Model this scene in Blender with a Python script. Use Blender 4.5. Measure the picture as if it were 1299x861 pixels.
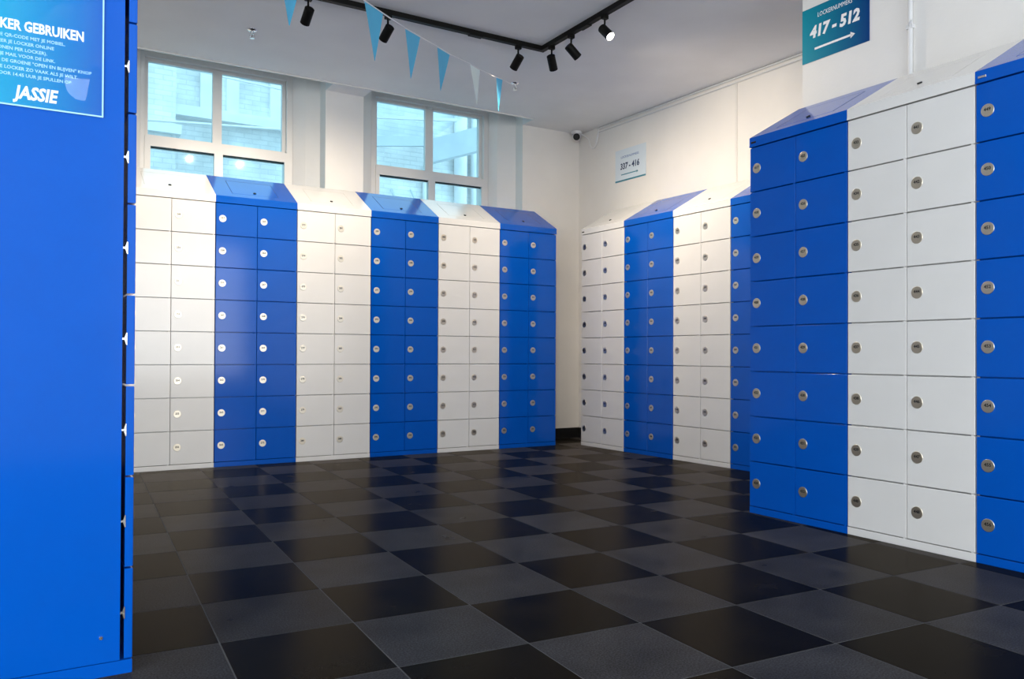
import bpy, bmesh, math, random
from mathutils import Matrix, Vector
random.seed(7)
for o in list(bpy.data.objects): bpy.data.objects.remove(o)
scn = bpy.context.scene
COL = scn.collection
PI = math.pi

# ------------------------------------------------------------------ camera
CAM_H, F_PX, PITCH, ROLL, YAW, PP_DY = 0.8323, 1033.03, 0.009078, 0.004275, math.radians(30.979), 9.426
cam_d = bpy.data.cameras.new('camera'); cam = bpy.data.objects.new('camera', cam_d); COL.objects.link(cam)
cam_d.sensor_width = 36; cam_d.sensor_fit = 'HORIZONTAL'; cam_d.lens = F_PX / 1299 * 36
cam_d.shift_y = PP_DY / 1299; cam_d.clip_start = 0.05; cam_d.clip_end = 200
ca, sa = math.cos(YAW), math.sin(YAW)
to_w = lambda v: Vector((ca*v[0] + sa*v[1], -sa*v[0] + ca*v[1], v[2]))
fw = to_w((0, math.cos(PITCH), math.sin(PITCH))); up0 = to_w((0, -math.sin(PITCH), math.cos(PITCH))); rt0 = to_w((1, 0, 0))
rt = rt0*math.cos(ROLL) + up0*math.sin(ROLL); up = up0*math.cos(ROLL) - rt0*math.sin(ROLL)
m = Matrix.Identity(4)
for i in range(3):
    m[i][0], m[i][1], m[i][2] = rt[i], up[i], -fw[i]
m[2][3] = CAM_H
cam.matrix_world = m
scn.camera = cam

# ------------------------------------------------------------------ world, daylight, exposure
world = bpy.data.worlds.new('world'); scn.world = world; world.use_nodes = True
wb = world.node_tree.nodes['Background']; wb.inputs[0].default_value = (0.80, 0.92, 1.0, 1); wb.inputs[1].default_value = 2.4
vs = scn.view_settings
vs.view_transform = 'Standard'; vs.look = 'None'; vs.gamma = 1; vs.use_curve_mapping = False; vs.exposure = 0.04

def area_light(name, loc, rot, sx, sy, power, col):
    d = bpy.data.lights.new(name, 'AREA'); d.shape = 'RECTANGLE'; d.size = sx; d.size_y = sy; d.energy = power; d.color = col
    o = bpy.data.objects.new(name, d); o.location = loc; o.rotation_euler = rot; COL.objects.link(o); return o
# area fill for unseen shop-front daylight behind; the left light is an added fill
area_light('shop_window_daylight', (2.15, -2.70, 1.6), (PI/2, 0, 0), 2.5, 2.3, 95, (0.92, 0.96, 1.0))
area_light('side_fill_light', (-2.30, -0.5, 1.6), (PI/2, 0, -PI/2), 3.8, 2.3, 135, (0.92, 0.96, 1.0))

# ------------------------------------------------------------------ materials
def rgb(r, g, b):
    f = lambda c: (c/255/12.92) if c/255 <= 0.04045 else ((c/255 + 0.055)/1.055)**2.4
    return (f(r), f(g), f(b), 1)
MATS = {}
def mat(name, col, rough=0.5, metal=0.0, spec=0.5, noise=0.0, nscale=20, bump=0.0, bscale=80, emit=None, es=0, coat=0):
    mt = bpy.data.materials.new(name); mt.use_nodes = True; nt = mt.node_tree; b = nt.nodes['Principled BSDF']
    b.inputs['Base Color'].default_value = col; b.inputs['Roughness'].default_value = rough; b.inputs['Metallic'].default_value = metal
    b.inputs['Specular IOR Level'].default_value = spec; b.inputs['Coat Weight'].default_value = coat; b.inputs['Coat Roughness'].default_value = 0.08
    tc = nt.nodes.new('ShaderNodeTexCoord')
    if noise:
        n = nt.nodes.new('ShaderNodeTexNoise'); n.inputs['Scale'].default_value = nscale; n.inputs['Detail'].default_value = 4
        nt.links.new(tc.outputs['Object'], n.inputs['Vector'])
        mx = nt.nodes.new('ShaderNodeMix'); mx.data_type = 'RGBA'; mx.blend_type = 'MULTIPLY'
        rp = nt.nodes.new('ShaderNodeMapRange'); rp.inputs[1].default_value = 0.3; rp.inputs[2].default_value = 0.7
        rp.inputs[3].default_value = 1-noise; rp.inputs[4].default_value = 1
        nt.links.new(n.outputs['Fac'], rp.inputs[0]); mx.inputs[0].default_value = 1
        mx.inputs[6].default_value = col; nt.links.new(rp.outputs[0], mx.inputs[7]); nt.links.new(mx.outputs[2], b.inputs['Base Color'])
    if bump:
        n2 = nt.nodes.new('ShaderNodeTexNoise'); n2.inputs['Scale'].default_value = bscale; n2.inputs['Detail'].default_value = 3
        nt.links.new(tc.outputs['Object'], n2.inputs['Vector'])
        bp = nt.nodes.new('ShaderNodeBump'); bp.inputs['Strength'].default_value = bump; bp.inputs['Distance'].default_value = 0.004
        nt.links.new(n2.outputs['Fac'], bp.inputs['Height']); nt.links.new(bp.outputs['Normal'], b.inputs['Normal'])
    if emit: b.inputs['Emission Color'].default_value = emit; b.inputs['Emission Strength'].default_value = es
    MATS[name] = mt; return mt
mat('blue_paint', (0.0005, 0.088, 0.49, 1), 0.11, spec=0.27, noise=0.05, nscale=6)
mat('white_paint', (0.755, 0.74, 0.72, 1), 0.16, spec=0.5, noise=0.03, nscale=6)
mat('wall_paint', (0.80, 0.775, 0.74, 1), 0.65, spec=0.3, noise=0.05, nscale=3, bump=0.15, bscale=60)
mat('ceiling_paint', (0.84, 0.835, 0.83, 1), 0.7, spec=0.2, noise=0.06, nscale=2.5, bump=0.12, bscale=50)
mat('frame_paint', (0.74, 0.72, 0.69, 1), 0.3, spec=0.5, noise=0.03, nscale=5)
mat('black_metal', (0.006, 0.0055, 0.0045, 1), 0.5, spec=0.15)
mat('black_plastic', (0.005, 0.005, 0.005, 1), 0.4, spec=0.2)
mat('baseboard_paint', (0.006, 0.006, 0.006, 1), 0.5)
mat('plate_steel', (0.78, 0.70, 0.57, 1), 0.36, metal=1.0)
mat('hinge_steel', (0.80, 0.80, 0.80, 1), 0.25, metal=1.0)
mat('print_dark', (0.02, 0.018, 0.015, 1), 0.5)
mat('print_white', (0.85, 0.85, 0.85, 1), 0.45)
mat('print_navy', rgb(18, 40, 80), 0.45)
mat('print_blue', rgb(40, 95, 165), 0.45)
mat('print_pale', rgb(165, 215, 245), 0.45)
mat('print_teal', rgb(55, 130, 150), 0.45)
mat('sign_white', rgb(212, 222, 230), 0.3)
mat('white_plastic', (0.72, 0.72, 0.72, 1), 0.4)
mat('grout', (0.085, 0.085, 0.088, 1), 0.8, spec=0.1)
mat('outside_ground', (0.5, 0.5, 0.5, 1), 0.8, noise=0.2, nscale=3)
mat('lens_glow', (1, 1, 1, 1), 0.3, emit=(1.0, 0.94, 0.84, 1), es=14)
mat('outside_trim', (0.80, 0.82, 0.83, 1), 0.5, noise=0.1, nscale=4)
mat('outside_steel', (0.62, 0.68, 0.72, 1), 0.5, noise=0.1, nscale=4)
mat('seam_grey', (0.50, 0.49, 0.47, 1), 0.6)
mat('seam_navy', (0.001, 0.022, 0.12, 1), 0.6)
mat('cord_white', (0.75, 0.75, 0.75, 1), 0.5)

def tile_mat(name, col, rough, speck, spec=0.5):
    mt = bpy.data.materials.new(name); mt.use_nodes = True; nt = mt.node_tree; b = nt.nodes['Principled BSDF']
    g = nt.nodes.new('ShaderNodeNewGeometry'); oi = nt.nodes.new('ShaderNodeObjectInfo')
    n = nt.nodes.new('ShaderNodeTexNoise'); n.inputs['Scale'].default_value = 190; n.inputs['Detail'].default_value = 2
    n2 = nt.nodes.new('ShaderNodeTexNoise'); n2.inputs['Scale'].default_value = 5; n2.inputs['Detail'].default_value = 5
    nt.links.new(g.outputs['Position'], n.inputs['Vector']); nt.links.new(g.outputs['Position'], n2.inputs['Vector'])
    r1 = nt.nodes.new('ShaderNodeMapRange'); r1.inputs[1].default_value = 0.35; r1.inputs[2].default_value = 0.75; r1.inputs[3].default_value = 1-speck; r1.inputs[4].default_value = 1+speck*1.6
    r2 = nt.nodes.new('ShaderNodeMapRange'); r2.inputs[1].default_value = 0.3; r2.inputs[2].default_value = 0.7; r2.inputs[3].default_value = 0.75; r2.inputs[4].default_value = 1.2
    r3 = nt.nodes.new('ShaderNodeMapRange'); r3.inputs[3].default_value = 0.8; r3.inputs[4].default_value = 1.2
    nt.links.new(n.outputs['Fac'], r1.inputs[0]); nt.links.new(n2.outputs['Fac'], r2.inputs[0]); nt.links.new(oi.outputs['Random'], r3.inputs[0])
    a = nt.nodes.new('ShaderNodeMath'); a.operation = 'MULTIPLY'; nt.links.new(r1.outputs[0], a.inputs[0]); nt.links.new(r2.outputs[0], a.inputs[1])
    a2 = nt.nodes.new('ShaderNodeMath'); a2.operation = 'MULTIPLY'; nt.links.new(a.outputs[0], a2.inputs[0]); nt.links.new(r3.outputs[0], a2.inputs[1])
    vm = nt.nodes.new('ShaderNodeVectorMath'); vm.operation = 'SCALE'; vm.inputs[0].default_value = col[:3]
    nt.links.new(a2.outputs[0], vm.inputs['Scale']); nt.links.new(vm.outputs[0], b.inputs['Base Color'])
    rr = nt.nodes.new('ShaderNodeMapRange'); rr.inputs[1].default_value = 0.3; rr.inputs[2].default_value = 0.7; rr.inputs[3].default_value = rough*0.85; rr.inputs[4].default_value = rough*1.15
    nt.links.new(n2.outputs['Fac'], rr.inputs[0]); nt.links.new(rr.outputs[0], b.inputs['Roughness'])
    b.inputs['Specular IOR Level'].default_value = 0.0
    bp = nt.nodes.new('ShaderNodeBump'); bp.inputs['Strength'].default_value = 0.08; bp.inputs['Distance'].default_value = 0.002
    nt.links.new(n2.outputs['Fac'], bp.inputs['Height']); nt.links.new(bp.outputs['Normal'], b.inputs['Normal'])
    # honed stone: a weak sheen that only builds up towards grazing angles
    gl = nt.nodes.new('ShaderNodeBsdfGlossy'); gl.inputs[0].default_value = (1.0, 0.88, 0.74, 1); nt.links.new(rr.outputs[0], gl.inputs['Roughness']); nt.links.new(bp.outputs['Normal'], gl.inputs['Normal'])
    lw = nt.nodes.new('ShaderNodeLayerWeight'); pw = nt.nodes.new('ShaderNodeMath'); pw.operation = 'POWER'; pw.inputs[1].default_value = 6.8
    ml = nt.nodes.new('ShaderNodeMath'); ml.operation = 'MULTIPLY_ADD'; ml.inputs[1].default_value = spec; ml.inputs[2].default_value = 0.002
    nt.links.new(lw.outputs['Facing'], pw.inputs[0]); nt.links.new(pw.outputs[0], ml.inputs[0])
    mx = nt.nodes.new('ShaderNodeMixShader'); nt.links.new(ml.outputs[0], mx.inputs[0]); nt.links.new(b.outputs[0], mx.inputs[1]); nt.links.new(gl.outputs[0], mx.inputs[2])
    nt.links.new(mx.outputs[0], nt.nodes['Material Output'].inputs[0])
    MATS[name] = mt
tile_mat('tile_black', (0.0055, 0.0050, 0.0045), 0.24, 0.12, 0.36)
tile_mat('tile_grey', (0.027, 0.0278, 0.032), 0.32, 0.50, 0.40)

def grad_mat(name, stops, x0, x1, rough=0.35, coat=0.0):
    """printed left-to-right gradient in the object's own coordinates"""
    mt = bpy.data.materials.new(name); mt.use_nodes = True; nt = mt.node_tree; b = nt.nodes['Principled BSDF']
    tc = nt.nodes.new('ShaderNodeTexCoord'); sp = nt.nodes.new('ShaderNodeSeparateXYZ'); mr = nt.nodes.new('ShaderNodeMapRange')
    mr.inputs[1].default_value = x0; mr.inputs[2].default_value = x1
    cr = nt.nodes.new('ShaderNodeValToRGB')
    cr.color_ramp.elements[0].position = 0; cr.color_ramp.elements[0].color = stops[0]
    cr.color_ramp.elements[1].position = 1; cr.color_ramp.elements[1].color = stops[-1]
    nt.links.new(tc.outputs['Object'], sp.inputs[0]); nt.links.new(sp.outputs[0], mr.inputs[0]); nt.links.new(mr.outputs[0], cr.inputs[0])
    b.inputs['Specular IOR Level'].default_value = 0.15; nt.links.new(cr.outputs[0], b.inputs['Base Color']); b.inputs['Roughness'].default_value = rough
    b.inputs['Coat Weight'].default_value = coat; b.inputs['Coat Roughness'].default_value = 0.03
    MATS[name] = mt
grad_mat('sign_gradient', [rgb(20, 140, 160), rgb(8, 62, 120)], 0.0, 0.42)
grad_mat('poster_gradient', [rgb(15, 165, 200), rgb(0, 90, 180)], 0.0, 0.29, 0.3, 0.0)

def glass_mat(name, tint, fac=1.0):
    mt = bpy.data.materials.new(name); mt.use_nodes = True; nt = mt.node_tree
    nt.nodes.remove(nt.nodes['Principled BSDF']); out = nt.nodes['Material Output']
    tr = nt.nodes.new('ShaderNodeBsdfTransparent'); tr.inputs[0].default_value = tint
    gl = nt.nodes.new('ShaderNodeBsdfGlossy'); gl.inputs['Roughness'].default_value = 0.03
    lw = nt.nodes.new('ShaderNodeLayerWeight'); pw = nt.nodes.new('ShaderNodeMath'); pw.operation = 'POWER'; pw.inputs[1].default_value = 5.0
    fr = nt.nodes.new('ShaderNodeMath'); fr.operation = 'MULTIPLY_ADD'; fr.inputs[1].default_value = 0.6; fr.inputs[2].default_value = 0.035
    nt.links.new(lw.outputs['Facing'], pw.inputs[0]); nt.links.new(pw.outputs[0], fr.inputs[0])
    mx = nt.nodes.new('ShaderNodeMixShader'); nt.links.new(fr.outputs[0], mx.inputs[0]); nt.links.new(tr.outputs[0], mx.inputs[1]); nt.links.new(gl.outputs[0], mx.inputs[2])
    nt.links.new(mx.outputs[0], out.inputs[0]); MATS[name] = mt
glass_mat('window_glass', (0.74, 0.93, 0.99, 1))
glass_mat('clear_sleeve', (0.95, 0.98, 1.0, 1))

def brick_mat():
    mt = bpy.data.materials.new('painted_brick'); mt.use_nodes = True; nt = mt.node_tree; b = nt.nodes['Principled BSDF']
    tc = nt.nodes.new('ShaderNodeTexCoord'); mp = nt.nodes.new('ShaderNodeMapping'); mp.inputs['Rotation'].default_value = (PI/2, 0, 0)
    br = nt.nodes.new('ShaderNodeTexBrick'); br.inputs['Scale'].default_value = 1
    br.inputs['Color1'].default_value = (0.86, 0.87, 0.86, 1); br.inputs['Color2'].default_value = (0.78, 0.80, 0.80, 1); br.inputs['Mortar'].default_value = (0.72, 0.75, 0.77, 1)
    br.inputs['Mortar Size'].default_value = 0.006; br.inputs['Brick Width'].default_value = 0.21; br.inputs['Row Height'].default_value = 0.065
    nt.links.new(tc.outputs['Object'], mp.inputs[0]); nt.links.new(mp.outputs[0], br.inputs[0])
    n = nt.nodes.new('ShaderNodeTexNoise'); n.inputs['Scale'].default_value = 1.7; n.inputs['Detail'].default_value = 6
    nt.links.new(tc.outputs['Object'], n.inputs['Vector'])
    rp = nt.nodes.new('ShaderNodeMapRange'); rp.inputs[1].default_value = 0.35; rp.inputs[2].default_value = 0.65; rp.inputs[3].default_value = 0.72; rp.inputs[4].default_value = 1.05
    nt.links.new(n.outputs['Fac'], rp.inputs[0])
    mx = nt.nodes.new('ShaderNodeMix'); mx.data_type = 'RGBA'; mx.blend_type = 'MULTIPLY'; mx.inputs[0].default_value = 1
    nt.links.new(br.outputs['Color'], mx.inputs[6]); nt.links.new(rp.outputs[0], mx.inputs[7]); nt.links.new(mx.outputs[2], b.inputs['Base Color'])
    bp = nt.nodes.new('ShaderNodeBump'); bp.inputs['Strength'].default_value = 0.5; bp.inputs['Distance'].default_value = 0.01; bp.invert = True
    nt.links.new(br.outputs['Fac'], bp.inputs['Height']); nt.links.new(bp.outputs['Normal'], b.inputs['Normal'])
    b.inputs['Roughness'].default_value = 0.7; MATS['painted_brick'] = mt
brick_mat()

def flag_mat(name, col):
    mt = bpy.data.materials.new(name); mt.use_nodes = True; nt = mt.node_tree; nt.nodes.remove(nt.nodes['Principled BSDF']); out = nt.nodes['Material Output']
    d = nt.nodes.new('ShaderNodeBsdfPrincipled'); d.inputs['Base Color'].default_value = col; d.inputs['Roughness'].default_value = 0.35
    t = nt.nodes.new('ShaderNodeBsdfTranslucent'); t.inputs[0].default_value = col
    mx = nt.nodes.new('ShaderNodeMixShader'); mx.inputs[0].default_value = 0.45
    nt.links.new(d.outputs[0], mx.inputs[1]); nt.links.new(t.outputs[0], mx.inputs[2]); nt.links.new(mx.outputs[0], out.inputs[0]); MATS[name] = mt
flag_mat('flag_blue', rgb(95, 195, 238))
flag_mat('flag_spotlit', rgb(238, 250, 248))  # spotlight's brightening put into one pennant's colour

# ------------------------------------------------------------------ mesh helpers
class MB:
    def __init__(s): s.v = []; s.f = []; s.sm = []
    def _add(s, vs_, fs, smooth=False):
        b = len(s.v); s.v += [tuple(v) for v in vs_]; s.f += [tuple(b+i for i in f) for f in fs]; s.sm += [smooth]*len(fs); return s
    def box(s, x0, y0, z0, x1, y1, z1):
        return s._add([(x0,y0,z0),(x1,y0,z0),(x1,y1,z0),(x0,y1,z0),(x0,y0,z1),(x1,y0,z1),(x1,y1,z1),(x0,y1,z1)],
                      [(0,3,2,1),(4,5,6,7),(0,1,5,4),(1,2,6,5),(2,3,7,6),(3,0,4,7)])
    def bbox(s, x0, y0, z0, x1, y1, z1, c):
        """box with a chamfer of c round the front (low y) face"""
        vs_ = [(x0,y1,z0),(x1,y1,z0),(x1,y1,z1),(x0,y1,z1),(x0,y0+c,z0),(x1,y0+c,z0),(x1,y0+c,z1),(x0,y0+c,z1),
               (x0+c,y0,z0+c),(x1-c,y0,z0+c),(x1-c,y0,z1-c),(x0+c,y0,z1-c)]
        return s._add(vs_, [(3,2,1,0),(0,1,5,4),(1,2,6,5),(2,3,7,6),(3,0,4,7),(4,5,9,8),(5,6,10,9),(6,7,11,10),(7,4,8,11),(8,9,10,11)])
    def prism(s, pts, z0, z1):
        """polygon (counter-clockwise from above) in xy, extruded in z"""
        n = len(pts)
        return s._add([(x,y,z0) for x,y in pts] + [(x,y,z1) for x,y in pts],
                      [tuple(range(n-1,-1,-1)), tuple(range(n,2*n))] + [(i,(i+1)%n,n+(i+1)%n,n+i) for i in range(n)])
    def prism_x(s, prof, x0, x1):
        """profile of (y,z) extruded in x"""
        n = len(prof)
        return s._add([(x0,y,z) for y,z in prof] + [(x1,y,z) for y,z in prof],
                      [tuple(range(n)), tuple(range(2*n-1,n-1,-1))] + [(i,n+i,n+(i+1)%n,(i+1)%n) for i in range(n)])
    def tube(s, pts, r, n=10, caps=True):
        P = [Vector(p) for p in pts]; rad = r if isinstance(r, (list, tuple)) else [r]*len(P)
        rings = []; a = None
        for i, p in enumerate(P):
            t = ((P[i+1] if i+1 < len(P) else P[i]) - (P[i-1] if i else P[i])).normalized()
            if a is None:
                a = t.cross(Vector((0,0,1)))
                if a.length < 1e-3: a = t.cross(Vector((1,0,0)))
            a = (a - t*a.dot(t)).normalized(); c = t.cross(a)
            rings.append([p + (a*math.cos(2*PI*k/n) + c*math.sin(2*PI*k/n))*rad[i] for k in range(n)])
        vs_ = [v for R in rings for v in R]
        fs = [(i*n+k, i*n+(k+1)%n, (i+1)*n+(k+1)%n, (i+1)*n+k) for i in range(len(P)-1) for k in range(n)]
        s._add(vs_, fs, True)
        if caps: s._add(rings[0], [tuple(range(n-1,-1,-1))]); s._add(rings[-1], [tuple(range(n))])
        return s
    def ball(s, c, r, n=14, m_=8):
        vs_ = [(c[0], c[1], c[2]-r)]
        for j in range(1, m_):
            t = -PI/2 + PI*j/m_
            vs_ += [(c[0]+r*math.cos(t)*math.cos(2*PI*k/n), c[1]+r*math.cos(t)*math.sin(2*PI*k/n), c[2]+r*math.sin(t)) for k in range(n)]
        vs_.append((c[0], c[1], c[2]+r)); L = len(vs_)-1
        fs = [(0, 1+(k+1)%n, 1+k) for k in range(n)]
        for j in range(m_-2): fs += [(1+j*n+k, 1+j*n+(k+1)%n, 1+(j+1)*n+(k+1)%n, 1+(j+1)*n+k) for k in range(n)]
        fs += [(1+(m_-2)*n+k, 1+(m_-2)*n+(k+1)%n, L) for k in range(n)]
        return s._add(vs_, fs, True)
    def mesh(s, name, material):
        me = bpy.data.meshes.new(name); me.from_pydata(s.v, [], s.f); me.materials.append(MATS[material])
        me.polygons.foreach_set('use_smooth', s.sm); me.update()
        bm = bmesh.new(); bm.from_mesh(me); bmesh.ops.recalc_face_normals(bm, faces=bm.faces); bm.to_mesh(me); bm.free()
        return me
    def build(s, name, material, parent=None): return link(name, s.mesh(name, material), parent)
def link(name, me, parent=None, loc=None, rot=None):
    o = bpy.data.objects.new(name, me); COL.objects.link(o)
    if parent: o.parent = parent
    if loc: o.location = loc
    if rot: o.rotation_euler = rot
    return o
def tag(o, label, cat, group=None):
    o['label'] = label; o['category'] = cat
    if group: o['group'] = group
    return o
def thing(name, label, cat, loc=(0,0,0), rot=(0,0,0), group=None):
    o = bpy.data.objects.new(name, None); COL.objects.link(o); o.empty_display_size = 0.1
    o.location = loc; o.rotation_euler = rot
    return tag(o, label, cat, group)
def struct(o): o['kind'] = 'structure'; return o
TXT = {}
def text_meshes(reqs):
    """reqs: key -> (string, size, align, material, weight, shear); all converted in one go"""
    objs = {}
    for k, (st, size, al, mt, wt, sh) in reqs.items():
        c = bpy.data.curves.new('lettering', 'FONT'); c.body = st; c.size = size; c.align_x = al; c.align_y = 'CENTER'
        c.resolution_u = 2; c.offset = wt; c.shear = sh; c.extrude = 0.0002; c.fill_mode = 'BOTH'
        o = bpy.data.objects.new('lettering', c); COL.objects.link(o); objs[k] = (o, c, mt)
    bpy.context.view_layer.update(); dg = bpy.context.evaluated_depsgraph_get()
    for k, (o, c, mt) in objs.items():
        me = bpy.data.meshes.new_from_object(o.evaluated_get(dg)); me.name = 'lettering'; me.materials.clear(); me.materials.append(MATS[mt]); TXT[k] = me
    for o, c, mt in objs.values(): bpy.data.objects.remove(o); bpy.data.curves.remove(c)

# ------------------------------------------------------------------ setting
ZC, YB = 3.055, 6.706                    # ceiling height, face of the window wall
VA = math.radians(-88.33); VD = Vector((math.cos(VA), math.sin(VA))); VN = Vector((-math.sin(VA), math.cos(VA))); V0 = Vector((4.415, 6.114)); VQ = V0 + VN*0.41
WA = math.radians(-90.131); WD = Vector((math.cos(WA), math.sin(WA))); WN = Vector((-math.sin(WA), math.cos(WA))); W0 = Vector((3.31, 3.061)); WQ = W0 + WN*0.5
ROOM_L, ROOM_F = -2.2, -2.6

floor = struct(MB().box(ROOM_L-0.2, ROOM_F-0.2, -0.12, 5.3, 7.3, -0.0008).build('floor', 'grout'))
TA = math.radians(-3.189); TS, TS2 = 0.3953, 0.4062; T0 = Vector((0.491, 2.443))
TD = Vector((math.cos(TA), math.sin(TA))); TN = Vector((math.sin(TA), -math.cos(TA)))
g = 0.0014
def tile_mb(dx=0, dy=0, mb=None):
    mb = mb or MB(); c = 0.0012
    x0, x1, y0, y1 = g, TS-g, -TS2+g, -g
    P = lambda x, y, z: (dx + x*TD.x - y*TN.x, dy + x*TD.y - y*TN.y, z)
    vs_ = [P(x0,y0,-0.010),P(x1,y0,-0.010),P(x1,y1,-0.010),P(x0,y1,-0.010),P(x0,y0,-c),P(x1,y0,-c),P(x1,y1,-c),P(x0,y1,-c),P(x0+c,y0+c,0),P(x1-c,y0+c,0),P(x1-c,y1-c,0),P(x0+c,y1-c,0)]
    return mb._add(vs_, [(3,2,1,0),(0,1,5,4),(1,2,6,5),(2,3,7,6),(3,0,4,7),(4,5,9,8),(5,6,10,9),(6,7,11,10),(7,4,8,11),(8,9,10,11)])
tile_me = [tile_mb().mesh('floor_tile', 'tile_black'), tile_mb().mesh('floor_tile', 'tile_grey')]
rest = [MB(), MB()]
for i in range(-9, 13):
    for j in range(-13, 14):
        q = T0 + TD*TS*i + TN*TS2*j; c = q + TD*TS/2 + TN*TS2/2
        if not (ROOM_L-0.1 < c.x < 5.1 and ROOM_F-0.1 < c.y < 6.85): continue
        k = (i+j) % 2
        v = Vector((c.x, c.y, -CAM_H)); z = v.dot(fw)
        if z > 1.2 and abs(v.dot(rt)/z*F_PX) < 760 and -v.dot(up)/z*F_PX < 560 and c.x > 0.1*c.y - 0.4:
            link('floor_tile', tile_me[k], floor, (q.x, q.y, 0))
        else: tile_mb(q.x, q.y, rest[k])
for k, n_ in enumerate(('tile_black', 'tile_grey')):
    o = rest[k].build('floor_tile_field', n_, floor); o['kind'] = 'stuff'

# ceiling with two pockets cut out above the window niches
N1, N2 = (0.57, 2.177), (2.514, 4.135)
YE = 6.468
cb = MB(); cb.box(ROOM_L-0.2, ROOM_F-0.2, ZC, 5.3, YE, ZC+0.32)
for a, b in ((ROOM_L-0.2, N1[0]), (N1[1], N2[0]), (N2[1], 5.3)): cb.box(a, YE, ZC+0.004, b, YB, ZC+0.32)
cb.box(ROOM_L-0.2, YE-0.1, ZC+0.331, 5.3, 7.3, ZC+0.42)
struct(cb.build('ceiling', 'ceiling_paint'))
struct(MB().box(0.1, YE-0.010, ZC-0.010, 4.12, YE+0.006, ZC+0.002).build('trim_1', 'frame_paint'))

# back wall: piers with splayed jambs, apron and lintel
F1, F2 = (0.775, 1.985), (2.70, 3.925)
YW = 7.0
wbk = MB()
wbk.prism([(ROOM_L-0.2, YB), (N1[0], YB), (N1[0], YB+0.135), (0.68, 6.92), (F1[0], YW), (F1[0], 7.25), (ROOM_L-0.2, 7.25)], 0, ZC+0.33)
wbk.prism([(N1[1], YB), (N2[0], YB), (N2[0], YB+0.125), (2.61, 6.92), (F2[0], YW), (F2[0], 7.25), (F1[1], 7.25), (F1[1], YW), (2.07, 6.92), (N1[1], YB+0.145)], 0, ZC+0.33)
wbk.prism([(N2[1], YB), (5.3, YB), (5.3, 7.25), (F2[1], 7.25), (F2[1], YW), (3.975, 6.92), (N2[1], YB+0.125)], 0, ZC+0.33)
for f in (F1, F2):
    wbk.box(f[0], YW, 0, f[1], 7.25, 1.15); wbk.box(f[0], YW, 3.235, f[1], 7.25, ZC+0.33)
struct(wbk.build('wall_back', 'wall_paint'))
struct(MB().box(2.2, YB-0.014, 0, 4.8, YB, 0.10).build('baseboard_back', 'baseboard_paint'))

P2 = lambda q, d, n, s, t: (q.x + d.x*s + n.x*t, q.y + d.y*s + n.y*t)
wr = MB().prism([P2(VQ, VD, VN, -0.62, 0), P2(VQ, VD, VN, -0.62, 0.25), P2(VQ, VD, VN, 3.4, 0.25), P2(VQ, VD, VN, 3.4, 0)][::-1], 0, ZC)
wr = struct(wr.build('wall_right', 'wall_paint'))
MB().prism([P2(VQ, VD, VN, 1.475, -0.006), P2(VQ, VD, VN, 1.475, 0.001), P2(VQ, VD, VN, 1.495, 0.001), P2(VQ, VD, VN, 1.495, -0.006)][::-1], 2.21, ZC-0.03).build('cover_strip', 'frame_paint', wr)
struct(MB().prism([P2(VQ, VD, VN, -0.6, -0.014), P2(VQ, VD, VN, -0.6, 0), P2(VQ, VD, VN, 3.0, 0), P2(VQ, VD, VN, 3.0, -0.014)][::-1], 0, 0.10).build('baseboard_right', 'baseboard_paint'))
wp = MB().prism([P2(WQ, WD, WN, -0.07, 0), P2(WQ, WD, WN, -0.07, 1.4), P2(WQ, WD, WN, 5.75, 1.4), P2(WQ, WD, WN, 5.75, 0)][::-1], 0, ZC)
struct(wp.build('wall_right_pier', 'wall_paint'))
wl = MB().box(ROOM_L-0.2, ROOM_F, 0, ROOM_L, -2.4, ZC).box(ROOM_L-0.2, 1.4, 0, ROOM_L, YB, ZC).box(ROOM_L-0.2, -2.4, 0, ROOM_L, 1.4, 0.45).box(ROOM_L-0.2, -2.4, 2.75, ROOM_L, 1.4, ZC)  # opening on this side added to let the fill light in
struct(wl.build('wall_left', 'wall_paint'))
wf = MB().box(ROOM_L-0.2, ROOM_F-0.2, 0, 0.9, ROOM_F, ZC).box(3.4, ROOM_F-0.2, 0, 5.3, ROOM_F, ZC).box(0.9, ROOM_F-0.2, 0, 3.4, ROOM_F, 0.45).box(0.9, ROOM_F-0.2, 2.75, 3.4, ROOM_F, ZC)
struct(wf.build('wall_front', 'wall_paint'))

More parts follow.
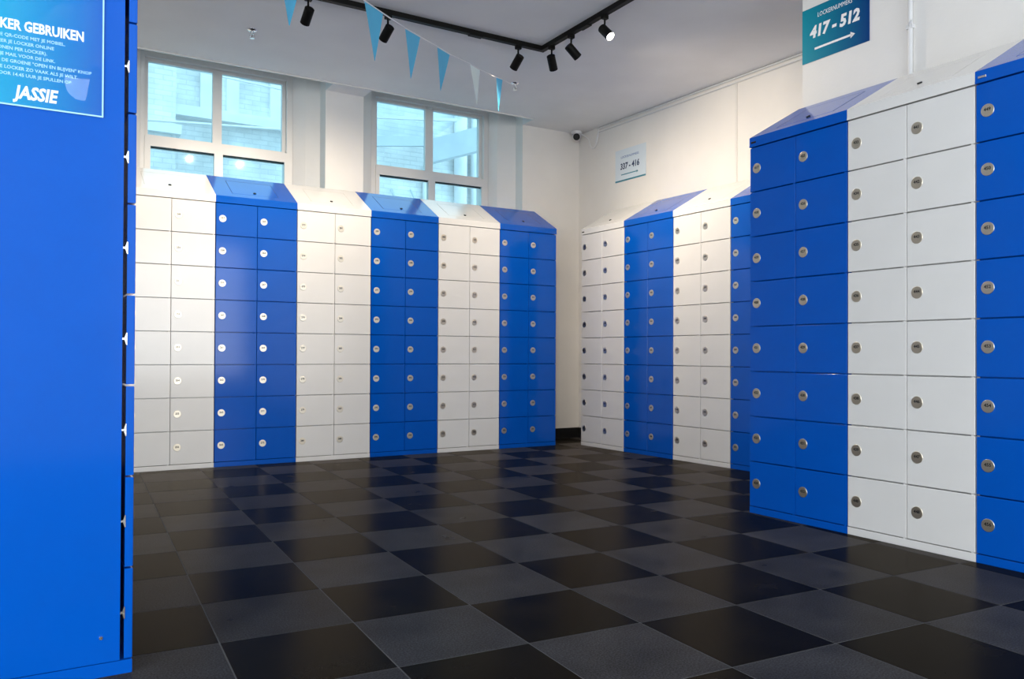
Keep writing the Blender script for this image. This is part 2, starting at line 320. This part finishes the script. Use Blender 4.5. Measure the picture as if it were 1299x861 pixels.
# sash windows
def window(name, X0, X1, glass_up, glass_lo):
    r = struct(bpy.data.objects.new(name, None)); COL.objects.link(r)
    y0 = YW
    fr = MB()                                            # outer box frame
    fr.box(X0, y0+0.01, 1.15, glass_up[0]-0.030, y0+0.16, 3.235); fr.box(glass_up[3]+0.030, y0+0.01, 1.15, X1, y0+0.16, 3.235)
    fr.box(glass_up[0]-0.030, y0+0.012, 3.186, glass_up[3]+0.030, y0+0.158, 3.235); fr.box(glass_up[0]-0.030, y0+0.012, 1.15, glass_up[3]+0.030, y0+0.158, 1.20)
    fr.build('window_frame', 'frame_paint', r)
    MB().box(X0-0.05, y0-0.10, 1.12, X1+0.05, y0+0.02, 1.15).build('window_sill', 'frame_paint', r)
    a, b, c, d = glass_up
    us = MB(); y1, y2 = y0+0.055, y0+0.095                # upper sash, outer track
    us.box(a-0.029, y1, 2.575, a, y2, 3.160); us.box(d, y1, 2.575, d+0.029, y2, 3.160); us.box(b, y1, 2.575, c, y2, 3.160)
    us.box(a-0.029, y1, 3.160, d+0.029, y2, 3.185); us.box(a-0.029, y1, 2.47, d+0.029, y2, 2.575)
    us = us.build('upper_sash', 'frame_paint', r)
    for p, q in ((a, b), (c, d)): MB().box(p, y1+0.015, 2.575, q, y1+0.021, 3.160).build('pane', 'window_glass', us)
    e, f, g_, h = glass_lo
    ls = MB(); y1, y2 = y0+0.004, y0+0.048                # lower sash, inner track
    lx0, lx1 = glass_up[0]-0.029, glass_up[3]+0.029
    ls.box(lx0, y1, 1.28, e, y2, 2.475); ls.box(h, y1, 1.28, lx1, y2, 2.475); ls.box(f, y1, 1.28, g_, y2, 2.475)
    ls.box(lx0, y1, 2.475, lx1, y2, 2.555); ls.box(lx0, y1, 1.201, lx1, y2, 1.28)
    ls = ls.build('lower_sash', 'frame_paint', r)
    for p, q in ((e, f), (g_, h)):
        MB().box(p, y1+0.015, 1.28, q, y1+0.021, 2.475).build('pane', 'window_glass', ls)
        MB().box(p, y1+0.022, 2.462, q, y1+0.030, 2.4749).build('pane_shadow_line', 'black_plastic', ls)  # black strip drawing the shadowed gap at the pane top
    return r
window('window_1', F1[0], F1[1], (0.838, 1.331, 1.405, 1.905), (0.853, 1.337, 1.405, 1.915))
w2 = window('window_2', F2[0], F2[1], (2.775, 3.265, 3.345, 3.845), (2.784, 3.277, 3.345, 3.850))
MB().box(3.272, YW+0.045, 3.165, 3.338, YW+0.056, 3.184).build('sash_catch', 'hinge_steel', w2)

# ------------------------------------------------------------------ lockers
LW, LD, LB, LT, LC, LR, SLD = 0.6, 0.40, 0.0363, 1.9339, 1.9875, 2.2042, 0.3836
PITCH_Z = (LT - LB)/8
def locker_meshes(color):
    M = {}
    carc = MB().box(0.0015, 0.030, LB, LW-0.0015, LD, LT)
    M['carcass'] = carc.mesh('carcass', color)
    M['plinth'] = MB().bbox(0.001, 0.0, 0.0, LW-0.001, LD, LB-0.002, 0.0015).mesh('plinth', color)
    M['sloped_top'] = MB().prism_x([(-0.003, LT+0.002), (-0.003, LC-0.002), (-0.001, LC), (SLD, LR), (LD, LR), (LD, LT+0.002)], 0.0005, LW-0.0005)\
        .box(0.0005, -0.0045, LT+0.002, LW-0.0005, 0, LT+0.010).mesh('sloped_top', color)
    # hatch plate lying on the slope
    sl = Vector((0, SLD+0.001, LR-LC)).normalized(); nn = Vector((0, -sl.z, sl.y)); O = Vector((0, -0.001, LC)); Lh = math.hypot(SLD+0.001, LR-LC)
    def plate(u0, u1, v0, v1, t0, t1):
        vs_ = []
        for t in (t0, t1):
            e = 0.0004 if t == t1 else 0
            for u, v in ((u0+e, v0+e), (u1-e, v0+e), (u1-e, v1-e), (u0+e, v1-e)): vs_.append(tuple(O + Vector((u, 0, 0)) + sl*v + nn*t))
        return vs_, [(0,3,2,1),(4,5,6,7),(0,1,5,4),(1,2,6,5),(2,3,7,6),(3,0,4,7)]
    M['hatch'] = MB()._add(*plate(0.13, 0.47, Lh*0.16, Lh*0.80, -0.002, 0.0006)).mesh('hatch', color)
    sm = MB(); v0, v1 = Lh*0.16, Lh*0.80
    for q in ((0.127, 0.130, v0, v1+0.003), (0.470, 0.473, v0, v1+0.003), (0.130, 0.470, v1, v1+0.003)): sm._add(*plate(*q, -0.002, 0.0008))
    M['hatch_seam'] = sm.mesh('hatch_seam', 'seam_grey' if color == 'white_paint' else 'seam_navy')
    c = O + Vector((0.30, 0, 0)) + sl*(Lh*0.25)
    M['keyhole'] = MB().tube([tuple(c), tuple(c + nn*0.006)], 0.011, 12).mesh('keyhole', 'black_plastic')
    dm = MB().bbox(0, 0, 0, 0.2955, 0.020, PITCH_Z-0.0055, 0.0015)
    dm.box(0.2795, 0.002, -0.0065, 0.2885, 0.018, 0.001)            # hinge knuckle bridging the gap under the door
    M['door'] = dm.mesh('door', color)
    return M
def disc(r, y0, y1, n=28):
    return MB().tube([(0, y0, 0), (0, y1+0.0006, 0), (0, y1, 0)], [r, r, r-0.0012], n)
PLATE = disc(0.0262, 0.0, -0.0025).mesh('number_plate', 'plate_steel')
LM = {'blue': locker_meshes('blue_paint'), 'white': locker_meshes('white_paint')}
text_meshes({('n', n): (str(n), 0.0185, 'CENTER', 'print_dark', 0.0006, 0) for n in range(241, 465)})

def locker(color, label, loc, ang, first, group, flip=False, hinges=False, badge=None):
    M = LM[color]
    t = thing('locker_cabinet', label, 'locker', (loc[0], loc[1], 0), (0, 0, ang), group)
    link('carcass', M['carcass'], t); link('plinth', M['plinth'], t)
    top = link('sloped_top', M['sloped_top'], t); link('hatch', M['hatch'], top); link('hatch_seam', M['hatch_seam'], top); link('keyhole', M['keyhole'], top)
    if badge: MB().bbox(0.012, -0.0050, LT+0.020, 0.045, -0.002, LT+0.030, 0.001).build('maker_badge', badge, top)
    for c in range(2):
        for r in range(8):
            z = LT - 0.0035 - (r+1)*PITCH_Z + 0.0055
            d = link('door', M['door'], t, (0.0030 + c*0.2985, 0, z))
            px = 0.046 if not flip else 0.2955 - 0.046
            link('number_plate', PLATE, d, (px, 0, PITCH_Z*0.505))
            if first: link('number', TXT[('n', first + c*8 + r)], d, (px, -0.0030, PITCH_Z*0.505 + 0.0035), (PI/2, 0, 0))
            if hinges and c == 0:
                h = MB(); zc = PITCH_Z*0.50
                h.box(-0.0012, 0.0185, zc-0.0025, 0.004, 0.0315, zc+0.0025)
                h.prism_x([(0.0185, zc+0.002), (0.0185, zc+0.016), (0.0205, zc+0.016), (0.0245, zc+0.003)], -0.0018, 0.003)
                h.prism_x([(0.0185, zc-0.016), (0.0185, zc-0.002), (0.0245, zc-0.003), (0.0205, zc-0.016)], -0.0018, 0.003)
                h.build('hinge', 'hinge_steel', d)
    return t
GB = 'lockers along the window wall'; GV = 'lockers along the far right wall'; GW = 'lockers in the near right bank'
B0 = Vector((0.598, 6.206))
blab = ['white locker cabinet under the left window, partly behind the near blue cabinet',
        'blue locker cabinet below the right half of the left window',
        'white locker cabinet standing below the white pier between the two windows',
        'blue locker cabinet below the left half of the right window, sky reflected in its top',
        'white locker cabinet between two blue ones, below the right half of the right window',
        'blue locker cabinet ending the window-wall row, next to the room corner']
for k, l in enumerate(blab):
    locker(('white', 'blue')[k % 2], l, (B0.x + k*LW, B0.y), 0, 241 + 16*k, GB)
vlab = ['white locker cabinet nearest the room corner, left end of the far right row',
        'blue locker cabinet on the right wall below the white 337 - 416 sign',
        'white locker cabinet between two blue ones in the far right row',
        'blue locker cabinet of the far right row mostly hidden behind the near right bank']
for k, l in enumerate(vlab):
    q = V0 + VD*LW*k
    locker(('white', 'blue')[k % 2], l, (q.x, q.y), VA, 337 + 16*k, GV, badge='black_plastic' if k == 0 else None)
wlab = ['blue locker cabinet at the left end of the near right bank, below the teal sign',
        'large white locker cabinet in the middle of the near right bank',
        'blue locker cabinet cut off by the right edge of the picture']
for k, l in enumerate(wlab):
    q = W0 + WD*LW*k
    locker(('blue', 'white')[k % 2], l, (q.x, q.y), WA, 417 + 16*k, GW, badge=('black_plastic', None, 'hinge_steel')[k])
NC = Vector((0.251, 2.335))
near = locker('blue', 'blue locker cabinet seen side-on in the left foreground, poster on its side', (NC.x, NC.y), PI/2, None, None, True, True)
MB().tube([(0.0018, 0.074, 0.101), (-0.0022, 0.074, 0.101)], [0.0055, 0.0042], 12).build('screw', 'hinge_steel', near)

# ------------------------------------------------------------------ poster in a clear sleeve
PW, PH = 0.297, 0.42
body = ['SCAN DE QR-CODE MET JE MOBIEL.', 'RESERVEER JE LOCKER ONLINE', '(3 PERSONEN PER LOCKER).', 'CHECK JE MAIL VOOR DE LINK.', 'KLIK OP DE GROENE "OPEN EN BLIJVEN" KNOP', 'OPEN DE LOCKER ZO VAAK ALS JE WILT.', 'HAAL VOOR 14.45 UUR JE SPULLEN OP.']
req = {'ph': ('LOCKER GEBRUIKEN', 0.0345, 'RIGHT', 'print_white', 0.0012, 0), 'pj': ('JASSIE', 0.044, 'CENTER', 'print_white', 0.0016, 0.18),
       's1a': ('LOCKERNUMMERS', 0.036, 'CENTER', 'print_white', 0.0, 0.1), 's1b': ('417 - 512', 0.088, 'CENTER', 'print_white', 0.0042, 0.14),
       's2a': ('LOCKERNUMMERS', 0.030, 'CENTER', 'print_blue', 0.0, 0.1), 's2b': ('337 - 416', 0.078, 'CENTER', 'print_navy', 0.0026, 0.06)}
for i, s in enumerate(body): req['pb%d' % i] = (s, 0.0112, 'LEFT', 'print_pale', 0.0002, 0)
text_meshes(req)
po = thing('poster', 'blue gradient instruction poster in a glossy sleeve on the near blue cabinet', 'poster', (-0.125, NC.y-0.0012, 1.436), (PI/2, 0, 0))
sl = MB()._add([(0,0,0),(PW,0,0),(PW,PH,0),(0,PH,0),(0,0,0.0012),(PW,0,0.0012),(PW,PH,0.0012),(0,PH,0.0012)], [(0,3,2,1),(4,5,6,7),(0,1,5,4),(1,2,6,5),(2,3,7,6),(3,0,4,7)])
sl.build('sleeve_border', 'print_pale', po)
MB().box(0.004, 0.004, 0.0012, PW-0.004, PH-0.004, 0.0018).build('printed_sheet', 'poster_gradient', po)
# wavy clear front of the sleeve
cl = MB(); NX, NY = 30, 40
vs_ = []
for j in range(NY+1):
    for i in range(NX+1):
        u, v = i/NX, j/NY
        w = (0.0024*math.sin(2*PI*(1.7*u + 0.45*v) + 0.6) + 0.0045*math.sin(2*PI*(1.4*v - 0.5*u) + 1.9))*min(1, 6*u*(1-u), 6*v*(1-v))
        vs_.append((0.003 + u*(PW-0.006), 0.003 + v*(PH-0.006), 0.0095 + w))
cl._add(vs_, [(j*(NX+1)+i, j*(NX+1)+i+1, (j+1)*(NX+1)+i+1, (j+1)*(NX+1)+i) for j in range(NY) for i in range(NX)], True)
cl.build('clear_front', 'clear_sleeve', po)
o = link('heading', TXT['ph'], po, (0.252, 0.197, 0.0021)); o.scale.x = 0.72
o = link('logo', TXT['pj'], po, (0.147, 0.033, 0.0021)); o.scale.x = 0.78
for i in range(7): link('text_line', TXT['pb%d' % i], po, (0.030, 0.170 - i*0.0156, 0.0021))

# ------------------------------------------------------------------ signs
def arrow(x0, x1, y, t, hd):
    mb = MB(); mb.box(x0, y-t/2, 0.0, x1-hd*0.6, y+t/2, 0.0006)
    mb._add([(x1-hd, y-hd*0.62, 0), (x1, y, 0), (x1-hd, y+hd*0.62, 0), (x1-hd, y-hd*0.62, 0.0006), (x1, y, 0.0006), (x1-hd, y+hd*0.62, 0.0006)], [(2,1,0),(3,4,5),(0,1,4,3),(1,2,5,4),(2,0,3,5)])
    return mb
q = WQ + WD*(-0.068) - WN*0.0005
s1 = thing('locker_number_sign', 'teal and blue sign reading 417 - 512 with a white arrow', 'sign', (q.x, q.y, 2.492), (PI/2, 0, WA))
MB().box(0, 0, 0, 0.43, 0.305, 0.004).build('panel', 'sign_gradient', s1)
o = link('heading', TXT['s1a'], s1, (0.215, 0.250, 0.0043)); o.scale.x = 0.74
o = link('numbers', TXT['s1b'], s1, (0.212, 0.160, 0.0043)); o.scale.x = 0.93
o = arrow(0.085, 0.345, 0.066, 0.012, 0.028).build('arrow', 'print_white', s1); o.location.z = 0.0041
q = P2(VQ, VD, VN, -0.002, -0.0005)
s2 = thing('locker_number_sign', 'white sign reading 337 - 416 with a teal edge', 'sign', (q[0], q[1], 2.463), (PI/2, 0, VA))
MB().box(0, 0, 0, 0.425, 0.300, 0.006).build('panel', 'sign_white', s2)
MB().box(0, 0, 0.006, 0.425, 0.014, 0.0066).build('edge_strip', 'print_teal', s2)
link('heading', TXT['s2a'], s2, (0.205, 0.225, 0.0063)); o = link('numbers', TXT['s2b'], s2, (0.205, 0.137, 0.0063)); o.scale.x = 0.88
o = arrow(0.085, 0.325, 0.062, 0.009, 0.022).build('arrow', 'print_teal', s2); o.location.z = 0.0061

# ------------------------------------------------------------------ track lighting
XT, YT = 3.20, 4.92
trk = thing('ceiling_track', 'black L-shaped lighting track on the ceiling', 'light track', (XT, YT, ZC))
for a in ((-4.4, -0.0175, 0.0175, 0.0175), (-0.0175, -5.2, 0.0175, -0.0175)):
    x0, y0, x1, y1 = a
    mb = MB().box(x0, y0, -0.034, x1, y1, -0.0005)
    o = mb.build('rail', 'black_metal', trk)
for p in ((-0.55, 0, 0), (0, -0.52, 1)):
    mb = MB(); (mb.box(p[0]-0.05, -0.019, -0.040, p[0]+0.05, 0.019, -0.034) if p[2] == 0 else mb.box(-0.019, p[1]-0.05, -0.040, 0.019, p[1]+0.05, -0.034))
    mb.build('rail_joint', 'black_metal', trk)
def spot(x, y, target, label, power, size=62, blend=0.75, col=(1.0, 0.85, 0.66)):
    t = thing('track_spotlight', label, 'spotlight', (x, y, ZC-0.034), (0, 0, 0), 'black spotlights on the ceiling track')
    pv = Vector((0, 0, -0.100)); d = (Vector(target) - (Vector((x, y, ZC-0.034)) + pv)).normalized()
    MB().box(-0.020, -0.014, -0.024, 0.020, 0.014, -0.0002).build('adapter', 'black_metal', t)
    MB().tube([(0, 0, -0.024), (0, 0, -0.055), tuple(pv - d*0.022)], 0.0065, 10).build('stem', 'black_metal', t)
    side = d.cross(Vector((0, 0, 1))).normalized()
    a, b = pv - d*0.034, pv + d*0.072
    h = MB(); e2 = side.cross(d); NS = 24; vs_ = []
    prof = [(0, 0.0005), (0, 0.026), (0.003, 0.030), ((b-a).length, 0.030), ((b-a).length, 0.0275), ((b-a).length-0.006, 0.0272)]
    for l, r in prof: vs_ += [a + d*l + (side*math.cos(2*PI*k/NS) + e2*math.sin(2*PI*k/NS))*r for k in range(NS)]
    h._add(vs_, [(q*NS+k, q*NS+(k+1)%NS, (q+1)*NS+(k+1)%NS, (q+1)*NS+k) for q in range(len(prof)-1) for k in range(NS)])
    h = h.build('lamp_housing', 'black_metal', t)
    MB().tube([tuple(b - d*0.006), tuple(b - d*0.002)], 0.0270, 24).build('lens', 'lens_glow', h)
    ld = bpy.data.lights.new('spot_beam', 'SPOT'); ld.energy = power; ld.color = col; ld.spot_size = math.radians(size); ld.spot_blend = blend; ld.shadow_soft_size = 0.025
    lo = bpy.data.objects.new('spot_beam', ld); COL.objects.link(lo); lo.parent = t
    lo.location = b + d*0.003; lo.rotation_euler = d.to_track_quat('-Z', 'Y').to_euler()
    return t
spot(1.484, YT, (1.38, 6.4, 1.75), 'black track spotlight leftmost in the picture, tilted towards the window wall', 68, 90)
spot(2.007, YT, (1.75, 6.3, 1.9), 'black track spotlight hanging beside the nearest blue pennant', 72, 90)
spot(2.995, YT, (2.80, 6.3, 1.7), 'black track spotlight just left of the track corner', 62, 90)
spot(XT, 4.80, (4.35, 5.75, 1.4), 'black track spotlight directly at the track corner', 95, 112, 0.9)
spot(XT, 4.56, (4.55, 4.55, 1.85), 'black track spotlight second right of the track corner, tilted right', 115, 120, 0.9)
spot(XT, 4.185, (3.42, 3.10, 1.77), 'black track spotlight with its lit lens showing', 62, 115, 0.9)
# one more lamp added on the unseen end of the track, out of the picture
spot(0.6, YT, (0.75, 6.3, 1.6), 'unseen black track spotlight added beyond the left end of the visible track', 60, 80)

# ------------------------------------------------------------------ bunting
HK = Vector((3.42, 5.68)); BD = Vector((0.689, 0.725))
bp = lambda s, z: (HK.x + BD.x*s, HK.y + BD.y*s, z)
st_pts = [(-4.9, 2.06), (-4.2, 2.18), (-3.68, 2.30), (-3.09, 2.404), (-2.87, 2.438), (-2.57, 2.486), (-2.33, 2.532), (-2.04, 2.588), (-1.79, 2.633), (-1.35, 2.732), (-1.085, 2.783), (-0.617, 2.888), (-0.413, 2.938), (-0.03, 3.018)]
zof = lambda s: next(a[1] + (b[1]-a[1])*(s-a[0])/(b[0]-a[0]) for a, b in zip(st_pts, st_pts[1:]) if a[0] <= s <= b[0])
bun = thing('bunting', 'string of light blue triangular pennants hanging below the ceiling', 'bunting')
MB().tube([bp(*p) for p in st_pts], 0.0032, 6).build('cord', 'cord_white', bun)
for s, wd, tw, ln in ((-4.45, 0.235, 0.0, 0.25), (-3.77, 0.235, 0.02, 0.25), (-2.98, 0.225, 0.0, 0.242), (-2.45, 0.235, 0.03, 0.235), (-1.915, 0.245, 0.045, 0.23), (-1.215, 0.255, -0.02, 0.25), (-0.515, 0.205, 0.02, 0.247)):
    mb = MB(); R = 6; vs_ = []
    nrm = Vector((-BD.y, BD.x, 0))
    for j in range(R+1):
        v = j/R
        for u in (-1, 0, 1):
            hw = wd/2*(1-v) + 0.003*v; ss = s + u*hw + 0.012*v
            off = 0.008*math.sin(PI*v)*(1-abs(u)) + tw*v*0.5
            vs_.append(Vector(bp(ss, zof(s + u*hw)*(1-v) + (zof(s)-ln)*v)) + nrm*off)
    mb._add(vs_, [(j*3+i, j*3+i+1, (j+1)*3+i+1, (j+1)*3+i) for j in range(R) for i in range(2)], True)
    mb.build('pennant', 'flag_spotlit' if s in (-1.215,) else 'flag_blue', bun)

# ------------------------------------------------------------------ small ceiling and wall fittings
def sprinkler(x, y, label):
    t = thing('sprinkler_head', label, 'sprinkler', (x, y, ZC), (0, 0, 0), 'ceiling sprinkler heads')
    MB().tube([(0,0,-0.0003), (0,0,-0.006), (0,0,-0.012)], [0.036, 0.034, 0.020], 20).build('escutcheon', 'hinge_steel', t)
    MB().tube([(0,0,-0.012), (0,0,-0.030)], [0.011, 0.009], 12).build('body', 'hinge_steel', t)
    for sg in (-1, 1): MB().tube([(0.009*sg,0,-0.028), (0.017*sg,0,-0.040), (0.004*sg,0,-0.056)], 0.0028, 6).build('frame_arm', 'hinge_steel', t)
    MB().tube([(0,0,-0.030), (0,0,-0.054)], 0.0025, 8).build('bulb', 'black_plastic', t)
    MB().tube([(0,0,-0.056), (0,0,-0.059)], 0.017, 14).build('deflector', 'hinge_steel', t)
sprinkler(1.333, 5.71, 'ceiling sprinkler head above the left window')
sprinkler(3.44, 5.70, 'ceiling sprinkler head at the end of the bunting cord')

cc = Vector((4.715, 6.62, ZC))
cm = thing('security_camera', 'white turret security camera with a black eye in the ceiling corner', 'camera', cc)
MB().tube([(0,0,-0.0003), (0,0,-0.022), (0,0,-0.030)], [0.055, 0.055, 0.046], 24).build('base', 'white_plastic', cm)
look = (Vector((0, 0, CAM_H)) - cc).normalized()
MB().ball((0, 0, -0.052), 0.042, 18, 10).build('ball', 'white_plastic', cm)
e = Vector((0, 0, -0.052)) + look*0.030
MB().tube([tuple(e), tuple(e + look*0.014), tuple(e + look*0.018)], [0.034, 0.031, 0.025], 20).build('lens', 'black_plastic', cm)
c0 = cc + Vector((0.030, -0.040, -0.030)); xw = lambda y: VQ.x + VD.x/VD.y*(y-VQ.y)
pts = [c0, Vector((xw(6.54)-0.012, 6.54, 2.97)), Vector((xw(6.50)-0.012, 6.50, 2.89)), Vector((xw(6.45)-0.012, 6.45, 2.865)), Vector((xw(6.41)-0.012, 6.41, 2.90)), Vector((xw(6.39)-0.012, 6.39, 2.97)), Vector((xw(6.37)-0.016, 6.37, 3.03))]
def smooth(P, n=6):
    out = []
    for i in range(len(P)-1):
        a, b, c, d = P[max(i-1,0)], P[i], P[i+1], P[min(i+2,len(P)-1)]
        for k in range(n):
            t = k/n; out.append(0.5*((2*b) + (c-a)*t + (2*a-5*b+4*c-d)*t*t + (3*b-a-3*c+d)*t**3))
    return out + [P[-1]]
wire = thing('camera_cable', 'thin pale cable looping from the security camera to the wall', 'cable', tuple(c0))
rel = lambda L: [tuple(p - c0) for p in L]
MB().tube(rel(smooth(pts)), 0.0045, 8).build('cord', 'cord_white', wire)
MB().tube(rel([pts[4], pts[5]]), 0.011, 10).build('connector', 'white_plastic', wire)
cd = MB()
for zz, off in ((ZC-0.012, 0.010), (ZC-0.046, 0.008)):
    a, b = P2(VQ, VD, VN, -0.27, -off), P2(VQ, VD, VN, 2.9, -off)
    cd.tube([(a[0], a[1], zz), (b[0], b[1], zz)], 0.0075, 8)
tag(cd.build('wall_conduit', 'white_plastic'), 'pale conduit running along the top of the right wall', 'conduit')

q = P2(WQ, WD, WN, 0.60, -0.013)
pp = thing('wall_pipe', 'slim white pipe running up the wall right of the teal sign', 'pipe', (q[0], q[1], 2.0))
MB().tube([(0, 0, 0), (0, 0, ZC-2.0-0.002)], 0.012, 12).build('pipe', 'white_plastic', pp)
cp = MB().box(-0.012, -0.017, 0.470, 0.013, 0.017, 0.490); cp.tube([(-0.010, 0, 0.480), (-0.030, -0.012, 0.486), (-0.034, -0.030, 0.500)], 0.004, 8)
cp.build('clip', 'white_plastic', pp)

# ------------------------------------------------------------------ courtyard outside the windows
struct(MB().box(-8, 7.3, -0.2, 16, 18, -0.05).build('courtyard_ground', 'outside_ground'))
YO = 11.2
bd = thing('neighbouring_building', 'white painted brick building across the courtyard, seen through the windows', 'building', (0, YO, -0.05))
MB().box(-6, 0, 0, 14, 0.4, 6.2).build('brick_wall', 'painted_brick', bd)
MB().box(-6, -0.14, 3.92, 4.0, 0.0, 4.02).box(-6, -0.09, 4.02, 4.0, 0.0, 4.07).build('cornice', 'outside_trim', bd)
MB().box(1.25, -0.26, 0, 1.62, 0.0, 6.2).build('pilaster', 'painted_brick', bd)
MB().box(1.19, -0.34, 3.62, 1.68, 0.0, 3.74).build('pilaster_band', 'outside_trim', bd)
for x in (1.95, 2.28, 2.85): MB().box(x, -0.05, 4.07, x+0.16, 0.0, 6.2).build('wall_strip', 'outside_trim', bd)
MB().tube([(5.72, -0.12, 0), (5.72, -0.12, 6.0)], 0.10, 16).build('downpipe', 'outside_trim', bd)
MB().tube([(5.98, -0.10, 0), (5.98, -0.10, 6.0)], 0.07, 16).build('downpipe', 'outside_trim', bd)
MB().tube([(5.15, -0.05, 0), (5.15, -0.05, 3.7)], 0.03, 10).build('cable_duct', 'outside_trim', bd)
lamp_bracket = MB().tube([tuple(p) for p in smooth([Vector((4.62, -0.03, 3.30)), Vector((4.64, -0.2, 3.12)), Vector((4.78, -0.24, 3.04)), Vector((4.92, -0.2, 3.14)), Vector((4.93, -0.04, 3.32))])], 0.018, 8)
lamp_bracket.build('hanging_wire', 'outside_steel', bd)

cn = thing('courtyard_canopy', 'pale steel and glass lean-to canopy outside the right window', 'canopy', (0, 0, 0))
def beam(a, b, w, h, name, m_):
    a, b = Vector(a), Vector(b); t = (b-a).normalized(); s = t.cross(Vector((0,0,1))).normalized()*w/2; u = s.cross(t).normalized()*h/2
    vs_ = [tuple(p + x*s + y*u) for p in (a, b) for x, y in ((-1,-1),(1,-1),(1,1),(-1,1))]
    MB()._add(vs_, [(3,2,1,0),(4,5,6,7),(0,1,5,4),(1,2,6,5),(2,3,7,6),(3,0,4,7)]).build(name, m_, cn)
beam((3.3, 10.9, 3.72), (5.25, 10.9, 3.98), 0.08, 0.14, 'fascia_beam', 'outside_steel')
beam((5.05, 10.9, 3.78), (6.1, 9.4, 4.02), 0.10, 0.34, 'side_beam', 'outside_steel')
beam((3.3, 9.5, 4.05), (5.3, 9.5, 4.25), 0.05, 0.06, 'rafter', 'outside_trim')
beam((3.3, 10.2, 3.90), (5.2, 10.2, 4.12), 0.04, 0.04, 'rafter', 'outside_trim')
MB()._add([(3.3,10.88,3.80),(5.2,10.88,4.05),(5.4,9.4,4.30),(3.3,9.4,4.10),(3.3,10.88,3.81),(5.2,10.88,4.06),(5.4,9.4,4.31),(3.3,9.4,4.11)], [(0,3,2,1),(4,5,6,7),(0,1,5,4),(1,2,6,5),(2,3,7,6),(3,0,4,7)]).build('glass_roof', 'clear_sleeve', cn)
beam((5.08, 10.95, -0.05), (5.08, 10.95, 3.75), 0.07, 0.07, 'post', 'outside_steel')

for a, b, r in (((2.42, 10.4, 4.55), (3.4, 10.4, 4.05), 0.030), ((0.9, 10.6, 4.36), (3.6, 10.6, 4.22), 0.012), ((0.9, 10.3, 3.52), (3.6, 10.3, 3.72), 0.016)):
    MB().tube([(p[0], p[1]-YO, p[2]+0.05) for p in (a, b)], r, 8).build('wire', 'outside_trim', bd)
